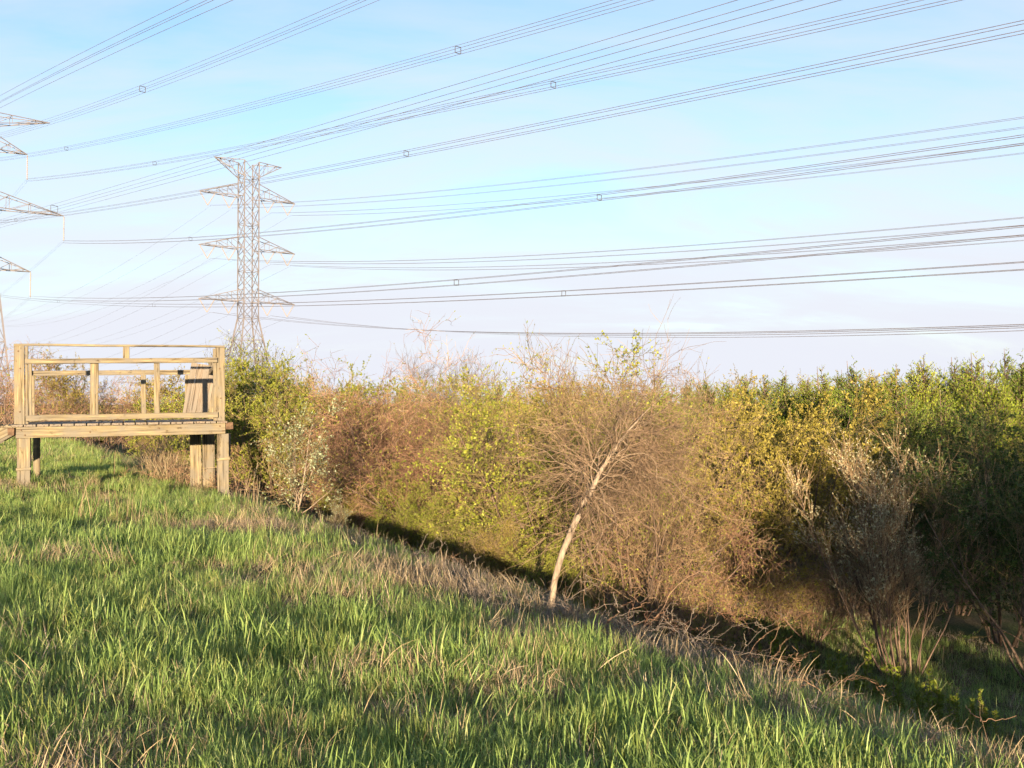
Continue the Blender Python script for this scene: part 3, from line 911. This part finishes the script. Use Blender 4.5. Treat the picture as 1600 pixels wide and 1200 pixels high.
V = {}
def spec(lo, seed, h, stems, tilt, l3, leaves, leaf, twig, leafm, bark='bark_brown', curl=.13, up=.05, droop=0.0, ang=.8, f0=.22, leaf_lo=0.0, len3=.09):
    # the same plant, with fewer and thicker twigs where it stands far off
    if leaves > 9000:
        leaves = int(leaves * 3.0); l3 = int(l3 * .75); leaf *= .78
    if lo:
        return bush(seed, h, stems, tilt, .024, 60, 420, int(l3 * .26), .42, .19, len3 * 1.15, curl, up, droop, int(leaves * .34), leaf * 1.5, .58, twig, leafm, bark, ang, f0, leaf_lo=leaf_lo, tw=.0085)
    return bush(seed, h, stems, tilt, .024, 105, 1050, l3, .42, .19, len3, curl, up, droop, leaves, leaf, .56, twig, leafm, bark, ang, f0, leaf_lo=leaf_lo)
SP = {
 'brown1': (1, 3.7, 13, .75, 4300, 9000, .036, 'twig_brown', 'leaf_fresh', 'bark_brown', .17, .03, .03, .9),
 'brown2': (2, 3.5, 12, .8, 4000, 8990, .04, 'twig_red', 'leaf_fresh', 'bark_brown', .19, .02, .05, .9),
 'red1': (3, 3.7, 12, .7, 4800, 4000, .032, 'twig_red', 'leaf_olive', 'bark_brown', .18, .04, .04, .85),
 'red2': (4, 3.5, 11, .85, 4200, 7500, .036, 'twig_red', 'leaf_fresh', 'bark_brown', .2, .02, .06, .9),
 'mix1': (5, 3.6, 11, .7, 3000, 13000, .058, 'twig_olive', 'leaf_fresh'),
 'mix2': (6, 3.5, 11, .65, 3200, 11000, .056, 'twig_brown', 'leaf_olive'),
 'olive1': (7, 3.8, 12, .62, 2600, 22000, .060, 'twig_olive', 'leaf_olive', 'bark_brown', .11, .06, 0, .75, .22, .12),
 'olive2': (8, 3.6, 12, .66, 2600, 19000, .058, 'twig_olive', 'leaf_olive', 'bark_brown', .11, .06, 0, .75, .22, .10),
 'green1': (9, 3.7, 12, .6, 2400, 20000, .060, 'twig_olive', 'leaf_fresh', 'bark_brown', .11, .07, 0, .75),
 'green2': (10, 3.4, 12, .68, 2400, 18000, .060, 'twig_olive', 'leaf_fresh', 'bark_brown', .12, .06, 0, .8),
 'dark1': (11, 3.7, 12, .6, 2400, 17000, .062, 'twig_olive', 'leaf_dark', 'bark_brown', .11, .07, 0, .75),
}
VL = {}
for k_, a_ in SP.items():
    V[k_] = spec(False, *a_)
    VL[k_] = spec(True, *a_)
V['bare1'] = bush(12, 4.2, 8, .5, .028, 80, 800, 3200, .38, .18, .09, .09, .08, 0, 700, .04, .5, 'twig_grey', 'leaf_olive', 'bark_grey', .6, f0=.35)
V['silvery'] = bush(13, 4.4, 10, .42, .026, 80, 700, 2000, .34, .16, .08, .08, .09, 0, 8000, .06, .5, 'twig_grey', 'leaf_silver', 'bark_grey', .6, f0=.3)
CE = [cedar(30 + i, 4.6, 1.95 + .2 * (i % 3), 850, 74, 'leaf_cedar' if i % 3 else 'leaf_cedar_dark') for i in range(4)]

def put(key, px, D, scale, label, group=None, name='shrub', cat='shrub', rz=None, sz=None, dz=0, lean=(0, 0)):
    x, y, _ = W(px, D)
    return place((VL if D > 32 and key in VL else V)[key], name, x, y, random.uniform(0, 6.28) if rz is None else rz, scale, label, cat, group, sz, dz, lean)

def near_of(px):
    for lim, t_ in ((470, 'the yellow-green shrub by the platform'), (640, 'the reddish bare thicket'), (740, 'the low reddish thicket under the bare skyline tree'), (860, 'the olive brown shrub left of the leaning trunk'),
                    (1100, 'the bare brown tangle round the leaning trunk'), (1340, 'the big rounded olive shrub')):
        if px < lim: return t_
    return 'the bud-covered willow bush'
# --- shrubs one can tell apart, front row, left to right
put('green1', 402, 25.0, .96, 'yellow-green shrub close behind the right end of the wooden platform', rz=.4)
put('green2', 436, 22.0, .82, 'low yellow-green shrub between the platform and the pale-leaved sapling', rz=2)
put('silvery', 398, 27.5, 1.0, 'tall thin silvery-leaved shrub standing up in front of the tall pylon', rz=1.1)
put('red1', 560, 25, 1.03, 'reddish bare thicket with arching top twigs right of the tall pylon', rz=.3)
put('red2', 505, 22.5, .98, 'reddish brown thicket behind the pale-leaved sapling', rz=4)
put('brown2', 625, 22.0, 1.0, 'brown tangled shrub sloping down beside the reddish thicket', rz=5)
put('red2', 700, 20.0, .92, 'low reddish brown thicket above the shaded foot of the bank', rz=1)
put('mix1', 770, 19.0, .93, 'green-flecked leafy shrub left of the leaning trunk, above the bank shadow', rz=2.2)
put('mix2', 850, 18.0, .93, 'olive brown shrub just left of the leaning pale trunk', rz=3.3)
put('brown1', 1000, 11.9, .57, 'large bare brown tangle of stems around the leaning pale trunk', rz=.9, sz=.84)
put('brown2', 1062, 12.4, .46, 'low brown bramble tangle at the foot of the hollow right of the leaning trunk', rz=2.6, sz=.62)
put('mix1', 935, 15.5, .98, 'green-flecked brown shrub directly behind the leaning pale trunk', rz=5.2)
put('olive1', 1222, 16.8, .95, 'big rounded olive-yellow shrub right of the leaning trunk', rz=.2)
put('olive2', 1318, 18.4, .82, 'olive shrub overlapping the right side of the big rounded one', rz=4)
put('mix2', 1150, 15.8, .52, 'dim brown underbrush below the big rounded olive shrub', rz=1.8)
put('brown2', 1265, 15.4, .42, 'low dim brown bush below the right side of the big rounded olive shrub', rz=3.8)
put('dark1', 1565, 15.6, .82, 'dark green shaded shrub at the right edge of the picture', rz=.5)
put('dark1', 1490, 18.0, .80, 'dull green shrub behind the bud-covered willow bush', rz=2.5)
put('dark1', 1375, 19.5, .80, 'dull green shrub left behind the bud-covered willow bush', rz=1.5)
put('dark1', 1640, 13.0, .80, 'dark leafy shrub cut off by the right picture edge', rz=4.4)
put('green2', 590, 20.4, .42, 'low green bush in the shade under the brown tangled shrub beside the reddish thicket', rz=1)
put('green2', 668, 18.4, .40, 'low green bush in the shade at the foot of the bank, middle one', rz=2)
put('green2', 742, 17.0, .38, 'low green bush in the shade below the green-flecked leafy shrub', rz=3)
put('mix1', 815, 15.8, .40, 'low green-brown bush in the shade left of the leaning trunk', rz=4)
for i_, (px_, D_, k_) in enumerate(((545, 20.0, .30), (625, 17.8, .28), (705, 15.9, .28), (780, 14.6, .27), (860, 13.4, .26), (930, 12.8, .22), (1090, 13.6, .26), (1020, 13.0, .2))):
    put(('mix2', 'green2', 'mix1')[i_ % 3], px_, D_, k_, 'low scrub seedling before ' + near_of(px_), 'scrub seedlings in front of ' + near_of(px_), rz=i_ * 1.3)
put('bare1', 690, 34, 1.05, 'bare grey rounded small tree on the skyline right of the tall pylon', name='small_tree', cat='tree', rz=.8)
put('bare1', 985, 21, .79, 'bare thin-twigged tree rising above the brown tangle on the skyline', name='small_tree', cat='tree', rz=3)
# --- brush filling the hollow behind
fill = [('mix1', 'green-flecked brush'), ('mix2', 'olive brown brush'), ('green2', 'green brush'), ('olive2', 'olive brush'), ('brown2', 'brown brush'), ('red1', 'reddish brush'), ('dark1', 'dull green brush')]
lab = dict(fill)
placed = []
tries = 0
while tries < 6000 and len(placed) < 84:
    tries += 1
    D = random.uniform(17, 56)
    px = random.uniform(330, 1680)
    x = (px - 800) / F * D
    s = float(S_of(x, D))
    if s < 6.5: continue
    if any((x - a) ** 2 + (D - b) ** 2 < (1.45 + .034 * D) ** 2 for a, b in placed): continue
    if D < 21 and 350 < px < 1500: continue
    placed.append((x, D))
    if px < 470: key = random.choice(['green2', 'mix1', 'green2'])
    elif px < 640: key = random.choice(['red1', 'brown2', 'red1', 'mix2'])
    elif px < 860: key = random.choice(['mix1', 'mix2', 'green2', 'mix1'])
    elif px < 1100: key = random.choice(['mix2', 'olive2', 'mix1', 'green2', 'brown2'])
    elif px < 1360: key = random.choice(['olive2', 'mix1', 'green2', 'olive2'])
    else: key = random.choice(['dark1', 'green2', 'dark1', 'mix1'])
    top_py = 614 if px > 640 else 605
    if px > 1330: top_py = 690 if D < 24 else 655
    elif px > 1110: top_py = 632
    hgt = zpix(random.uniform(top_py, top_py + 30), D) - float(zt(x, D))
    place((VL if D > 27 else V)[key], 'brush', x, D, random.uniform(0, 6.28), min(1.1, max(.5, hgt / 4.2)), lab[key] + ' behind ' + near_of(px), 'shrub', lab[key] + ' behind ' + near_of(px))

# --- cedars: placed by their tops in the photograph
ced = [(1028, 582, 36), (1075, 596, 44), (1105, 590, 50), (1135, 594, 46), (1165, 588, 48), (1195, 586, 44), (1222, 580, 38), (1258, 588, 46), (1285, 576, 36), (1310, 583, 44), (1335, 569, 31), (1362, 590, 42), (1385, 588, 46),
       (1402, 578, 29), (1425, 580, 40), (1444, 566, 32), (1468, 588, 44), (1492, 572, 36), (1510, 580, 42), (1526, 567, 33), (1548, 584, 30), (1572, 541, 38), (1596, 572, 33), (1625, 575, 34), (1655, 570, 36), (1420, 616, 25), (1475, 622, 24), (780, 588, 38), (1050, 604, 30)]
for i, (px, py, D) in enumerate(ced):
    x, y, z = W(px, D)
    py -= 4 + max(0, (px - 1250) * .055) if py != 541 and px > 1000 else 0
    hgt = zpix(py, D) - z
    lb = 'cedar tree in the dense evergreen row along the skyline'
    grp = 'cedars along the skyline'
    if py == 541: lb, grp = 'tallest thin-topped cedar near the right end of the skyline row', None
    if px == 780: lb, grp = 'small bushy green tree alone on the skyline left of the bare tree', None
    if px == 1420: lb, grp = 'bright yellow-green cedar standing forward of the evergreen row', None
    if px == 1475: lb, grp = 'yellow-green cedar just right of the forward one', None
    if px == 1335: lb, grp = 'full cedar behind the big rounded olive shrub on the skyline', None
    named = {1028: 'cedar on the skyline just right of the bare thin-twigged tree', 1222: 'cedar peaking straight above the big rounded olive shrub', 1285: 'cedar peaking left of the full one behind the olive shrub', 1402: 'broad cedar on the skyline above the left side of the willow bush',
             1444: 'cedar with a thin spire above the middle of the willow bush', 1492: 'dark cedar on the skyline above the right side of the willow bush', 1526: 'dark cedar just left of the tallest thin-topped one', 1596: 'cedar right of the tallest one at the picture edge', 1050: 'small cedar low behind the brown tangle'}
    if px in named: lb, grp = named[px], None
    s = hgt / 4.6
    o = place(CE[(i * 3 + 1) % 4], 'cedar_tree', x, y, random.uniform(0, 6.28), s * (.82 if py == 541 else 1.0), lb, 'tree', grp, s)

# --- far wood on the horizon
far = []
for i in range(48):
    px = -60 + i * 36 + random.uniform(-10, 10)
    D = random.uniform(75, 135)
    x = (px - 800) / F * D
    if px < 330: key = random.choice(['red1', 'mix2', 'brown2'])
    else: key = random.choice(['green2', 'mix2', 'olive2', 'cedar'])
    res = CE[i % 4] if key == 'cedar' else VL[key]
    hh = zpix(random.uniform(594, 614), D) - float(zt(x, D))
    place(res, 'far_tree', x, D, random.uniform(0, 6.28), hh / (4.6 if key == 'cedar' else 3.7) * (1 if key == 'cedar' else 1.05), ('distant tree on the horizon seen through or past the platform' if px < 340 else 'distant tree on the horizon far behind ' + near_of(px)), 'tree', ('far trees past the platform' if px < 340 else 'far trees behind ' + near_of(px)))
# --- beyond the platform
for key, px, D, sc_, lb in (('mix2', 98, 46, .95, 'rounded olive bush seen through the left opening of the platform'),
                            ('red1', 145, 50, .8, 'reddish bush behind the platform left stud'),
                            ('brown2', 60, 52, .8, 'brown bush low in the left opening of the platform'),
                            ('red1', 188, 58, .82, 'reddish bush in the middle opening of the platform'),
                            ('mix1', 268, 42, .86, 'green bush seen through the right opening of the platform'),
                            ('red2', 8, 40, 1.0, 'reddish brown bush at the left picture edge behind the steps'),
                            ('green2', 322, 36, .9, 'green bush behind the right corner of the platform'),
                            ('mix2', 235, 52, .85, 'olive bush behind the platform middle studs'),
                            ('brown2', -30, 44, 1.0, 'brown bush cut off by the left picture edge')):
    put(key, px, D, sc_, lb)
for px, D, py in ((158, 90, 626), (207, 95, 628), (182, 96, 630)):
    x, y, z = W(px, D)
    place(CE[0], 'spruce_tree', x, y, 0, (zpix(py, D) - z) / 4.6, 'tiny dark conifer tip on the horizon seen through the platform', 'tree', 'conifer tips seen through the platform')

# --- leaning pale-trunked tree
def leaning_tree():
    bx, by, bz = W(858, 8.6)
    r = np.random.default_rng(77)
    D0 = 8.6
    pts = [(859, 985, 0), (860, 956, .0), (870, 888, .03), (888, 840, .07), (906, 800, .12), (926, 760, .18), (942, 732, .25), (962, 700, .36), (990, 662, .52), (1022, 632, .7)]
    P = np.array([[(px - 800) / F * (D0 + d), D0 + d, zpix(py, D0 + d)] for px, py, d in pts]) - np.array([bx, by, bz])
    P[0, 2] = -.15
    # resample
    tt = np.linspace(0, len(P) - 1, 22)
    Q = np.stack([np.interp(tt, np.arange(len(P)), P[:, k]) for k in range(3)], -1)
    Q[1:-1] += r.normal(0, .004, (20, 3))
    R = np.interp(np.linspace(0, 1, 22), [0, .1, .55, .75, 1], [.038, .030, .023, .012, .005]) * r.uniform(.92, 1.1, 22)
    root = empty('leaning_tree', (bx, by, bz))
    tag(root, 'leaning tree with a pale bare trunk at the edge of the bank', 'tree')
    v, f = tubes(Q[None], R[None], 9)
    link('trunk', make_mesh('trunk', v, [f], M['bark_pale'], True), root)
    P0 = Q[None]; R0 = R[None]
    nb1 = 60
    S, D, pr, fr_ = sprout(r, P0, R0, nb1, .50, 1.15)
    D[:, 0] += .12; D[:, 1] += .30; D[:, 2] -= .25
    P1 = walk(r, S, D, r.uniform(.35, 1.25, nb1) * (1.55 - fr_), 14, .27, -.015, .06)
    R1 = np.clip(pr * .35, .003, .0058)[:, None] * np.linspace(1, .35, 14)[None]
    S, D, pr, _ = sprout(r, P1, R1, 620, .15, .8)
    P2 = walk(r, S, D, r.uniform(.2, .75, 620), 7, .22, .0, .08)
    R2 = np.clip(pr * .6, .0022, .004)[:, None] * np.linspace(1, .4, 7)[None]
    S, D, pr, _ = sprout(r, P2, R2, 2800, .1, .8)
    P3 = walk(r, S, D, r.uniform(.08, .3, 2800), 4, .18, .0)
    R3 = np.clip(pr * .7, .0016, .0026)[:, None] * np.linspace(1, .5, 4)[None]
    for p, q in zip(P1, R1):
        v, f = tubes(p[None], q[None], 6)
        link('branch', make_mesh('branch', v, [f], M['bark_tan'], True), root)
    v2, q2 = tubes(P2, R2, 4); v3, q3 = tubes(P3, R3, 3)
    link('crown', make_mesh('crown', np.concatenate([v2, v3]), [q2, q3 + len(v2)], M['twig_tan']), root)
    # stump shoots and low twigs round the foot
leaning_tree()

# --- pale-leaved sapling by the platform
V['sapling'] = bush(50, 2.15, 3, .35, .020, 34, 190, 520, .36, .17, .09, .06, .04, 0, 2600, .042, .5, 'twig_olive', 'leaf_silver', 'bark_pale', .8, f0=.12, spread=.06)
put('sapling', 462, 15.8, 1.0, 'pale-leaved sapling standing on the edge of the bank right of the platform', name='sapling', cat='sapling', rz=.6)
put('sapling', 527, 14.4, .28, 'knee-high pale-leaved seedling on the bank edge below the sapling', name='sapling', cat='sapling', rz=2.6)
# --- willow with pale buds on the right
V['willow'] = bush(51, 2.75, 15, .58, .015, 120, 900, 2600, .36, .17, .085, .06, .07, 0, 13000, .034, .5, 'twig_brown', 'bud_pale', 'bark_brown', .42, f0=.25, leaf_lo=.22, leaf_f0=.5)
put('willow', 1405, 13.9, 1.0, 'willow bush with upright stems dotted with pale buds', name='willow_bush', cat='shrub', rz=.2)
# --- whips above the skyline
V['whip'] = bush(52, 4.9, 1, .05, .014, 5, 16, 46, .10, .05, .03, .03, .05, 0, 90, .06, .6, 'twig_grey', 'leaf_dark', 'bark_grey', .6, f0=.7, spread=.01)
put('whip', 1060, 21.5, .98, 'single thin whip with a leafy tip above the skyline', name='whip_sapling', cat='sapling', rz=0)

# --- shade trees behind the viewpoint, out of the picture, mostly to the right
for i, (x, y, k) in enumerate(((5.0, -8.8, .68), (6.2, -9.6, .80), (7.4, -9, .92), (9.2, -10, 1.1), (11.2, -9, 1.2), (8.0, -12.5, 1.05), (13.5, -11, 1.2), (-3.6, -5.5, .34))):  # last one is a low bush added at left to darken the grass corner
    place(V[('green1', 'olive1', 'dark1')[i % 3]], 'shade_tree', x, y, i * 1.3, k, 'leafy tree behind the viewpoint that casts shade into the view', 'tree', 'shade trees behind the viewpoint')

V['shade1'] = bush(70, 2.55, 7, .75, .03, 60, 500, 1500, .42, .2, .1, .12, .03, 0, 12000, .065, .6, 'twig_olive', 'leaf_fresh', 'bark_brown', .8, f0=.55)
place(V['shade1'], 'shade_tree', 4.0, -8.5, 1.0, .92, 'small clear-stemmed tree behind the viewpoint, left of the other shade trees', 'tree')
# --- fresh herbs at the foot of the bank
def herb_mesh(seed, n, h):
    r = np.random.default_rng(seed)
    a = r.uniform(0, 6.28, n); q = np.sqrt(r.uniform(0, 1, n)) * .17
    S = np.stack([np.cos(a) * q, np.sin(a) * q, np.full(n, -.05)], -1)
    D = np.stack([np.cos(a) * .12, np.sin(a) * .12, np.ones(n)], -1)
    P = walk(r, S, D, h * r.uniform(.5, 1.1, n), 7, .05, .05)
    R = np.linspace(.006, .002, 7)[None] * np.ones((n, 1))
    v, f = tubes(P, R, 4)
    m = n * 80
    S, D, _, _ = sprout(r, P, R, m, .15, 1.1)
    D[:, 2] += .2
    lv, lf = leaf_quads(r, S, D, .048, .40, .3)
    return {'stems': make_mesh('stems', v, [f], M['twig_olive']), 'foliage': make_mesh('foliage', lv, [lf], M['herb'])}
HB = [herb_mesh(60 + i, 4, .60) for i in range(4)]
for i, (px, D, k) in enumerate(((1172, 14.6, 1.0), (1190, 14.3, 1.1), (1215, 14.0, 1.0), (1232, 13.7, 1.3), (1258, 13.6, 1.1), (1286, 13.4, 1.0), (1312, 12.9, 1.2), (1335, 12.7, 1.25), (1362, 12.3, 1.2), (1385, 12.0, 1.35), (1400, 11.6, 1.1), (1418, 11.5, 1.0),
                                (1475, 11.5, 1.35), (1495, 11.2, 1.2), (1450, 11.9, 1.0), (1520, 11.6, 1.1), (1555, 11.2, 1.1), (1150, 15.0, .8), (1128, 15.4, .7), (1105, 14.4, .8), (1085, 14.9, .7), (1060, 14.2, .75), (1040, 14.6, .7), (1015, 14.0, .7), (960, 13.8, .7), (985, 14.2, .65), (925, 14.0, .7), (1185, 12.8, .7), (1245, 12.4, .75), (1300, 11.8, .7))):
    x, y, _ = W(px, D)
    lb = None
    where = 'under the bare brown tangle' if px < 1110 else 'below the big rounded olive shrub' if px < 1310 else ('in front of the left half of the willow' if px < 1440 else 'right of the willow stems')
    lb = 'green herb clump at the bank foot ' + where
    grp = 'herb clumps ' + where
    if px == 1232: lb, grp = 'tallest sunlit yellow-green herb clump at the foot of the bank', None
    if px == 1385: lb, grp = 'broad green herb clump in front of the willow bush', None
    place(HB[i % 4], 'herb_clump', x, y, i * 1.7, k * (.62 + .3 * ((i * 7) % 5) / 4), lb, 'herb', grp)

# --- dry stalks, canes and brambles
def stalk_mesh(seed, n, h, spread_, lean, rad=.004, matn='straw', heads=False, droop=0.0):
    r = np.random.default_rng(seed)
    a = r.uniform(0, 6.28, n); q = np.sqrt(r.uniform(0, 1, n)) * spread_
    S = np.stack([np.cos(a) * q, np.sin(a) * q, np.full(n, -.04)], -1)
    D = np.stack([r.normal(0, lean, n), r.normal(0, lean, n), np.ones(n)], -1)
    P = walk(r, S, D, h * r.uniform(.35, 1.1, n), 8, .05, 0, droop)
    R = rad * r.uniform(.7, 1.3, n)[:, None] * np.linspace(1, .45, 8)[None]
    v, f = tubes(P, R, 4)
    return {'stalks': make_mesh('stalks', v, [f], M[matn])}
ST = [stalk_mesh(80 + i, 9, .55, .16, .18) for i in range(4)]
TH = [stalk_mesh(90 + i, 60, 1.15, .45, .28, .006, 'straw', droop=.12) for i in range(3)]
for i, (px, D, k) in enumerate(((235, 22.6, .8), (262, 22.2, 1.0), (284, 22.6, 1.1), (272, 23.4, .95), (252, 23.8, .9))):
    x, y, _ = W(px, D)
    place(TH[i % 3], 'dead_stalk_clump', x, y, i * 2.1, k, 'pale dead stalk clump under the right half of the platform', 'dead plant', 'dead stalks under the platform')
for i, (px, D, k, lb) in enumerate(((380, 16.3, 1.25, 'pale straw stalks at the foot of the platform right post'), (400, 15.4, 1.0, 'short straw stalks on the bank edge right of the platform post'),
                                (135, 13.2, 1.25, 'tall thin straw stalks in the grass below the platform left end'), (208, 12.9, .95, 'straw stubble in the grass below the platform middle'),
                                (185, 13.4, 1.0, 'sparse straw stalks left of the stubble below the platform'), (255, 12.6, .75, 'short straw stubble right of the middle of the platform'),
                                (155, 14.4, .8, 'thin straw stalks nearest the platform left post'))):
    x, y, _ = W(px, D)
    place(ST[i % 4], 'straw_stalks', x, y, i * 1.9, k, lb, 'dead plant')
x, y, _ = W(181, 21)
place(stalk_mesh(99, 2, 1.0, .03, .05, .008), 'dead_stalk', x, y, 0, 1.1, 'single pale dead stalk behind the platform opening', 'dead plant')

def canes(seed, n, Ln, spread_, matn, rad=.006, flat=.6, droop=.25, fine=True):
    r = np.random.default_rng(seed)
    a = r.uniform(0, 6.28, n); q = np.sqrt(r.uniform(0, 1, n)) * spread_
    S = np.stack([np.cos(a) * q, np.sin(a) * q, np.full(n, .0)], -1)
    b = r.uniform(0, 6.28, n)
    D = np.stack([np.cos(b) * flat, np.sin(b) * flat, r.uniform(-.1, .7, n)], -1)
    P = walk(r, S, D, Ln * r.uniform(.25, 1.1, n), 10, .15, -.02, droop)
    P[..., 2] = np.maximum(P[..., 2], -.06 + r.uniform(0, .06, (n, 1)))
    if fine:
        Rm = np.full((n, 10), rad * .6)
        S2, D2, _, _ = sprout(r, P, Rm, n * 4, .2, .8)
        Pt = walk(r, S2, D2, Ln * r.uniform(.06, .3, n * 4), 10, .12, 0)
        P = np.concatenate([P, Pt]); n = n * 5
    P += r.normal(0, .008, P.shape)
    R = rad * r.uniform(.35, 1.0, n)[:, None] * np.linspace(1, .4, 10)[None]
    v, f = tubes(P, R, 4)
    return {'canes': make_mesh('canes', v, [f], M[matn])}
CN = [canes(110 + i, 34, .75, .35, ('cane', 'straw_grey', 'straw_grey', 'straw_grey')[i], .0042, 1.0, .12) for i in range(4)]
CA = [canes(120 + i, 6, 1.1, .25, 'cane', .0042, .5, .45) for i in range(3)]
spots = [(905, 8.3, .9, 'tangled brown canes at the foot of the leaning trunk'), (955, 8.2, .9, 'grey dead canes right of the leaning trunk foot'), (1000, 7.9, .8, 'grey dead canes further along the bank lip'),
         (1060, 7.6, .8, 'matted dead canes on the bank lip below the brown bramble tangle'), (1120, 7.2, .75, 'grey matted dead stems on the lip below the herb clumps'), (1170, 7.0, .7, 'last patch of grey matted stems along the lip'),
         (820, 8.9, .8, 'brown canes left of the leaning trunk foot'), (640, 11.5, .8, 'dry stems along the shaded bank edge'), (1245, 6.3, .5, 'tuft of tan dry stems on the lip in front of the willow'),
         (805, 5.9, .38, 'small nest of brown dead stems in the near grass'), (590, 6.3, .30, 'tan dead stems in the near grass left of centre')]
for i, (px, D, k, lb) in enumerate(spots):
    x, y, _ = W(px, D)
    place(CN[(i * 3 + 1) % 4], 'dead_canes', x, y, i * 1.3, k, lb, 'dead plant')
for i, (px, D, k, lb) in enumerate(((1540, 5.5, .8, 'arching red-brown bramble at the lower right corner'), (1260, 6.1, .65, 'arching thin cane over the bank lip in front of the herbs'), (960, 8.6, 1.0, 'arching pale canes beside the leaning trunk'),
                                    (1440, 5.6, .55, 'few thin canes rising from the grass near the lower right'), (700, 11.3, .8, 'arching bare stems on the shaded bank edge'))):
    x, y, _ = W(px, D)
    place(CA[i % 3], 'bramble', x, y, i * 1.1 + .5, k, lb, 'bramble')
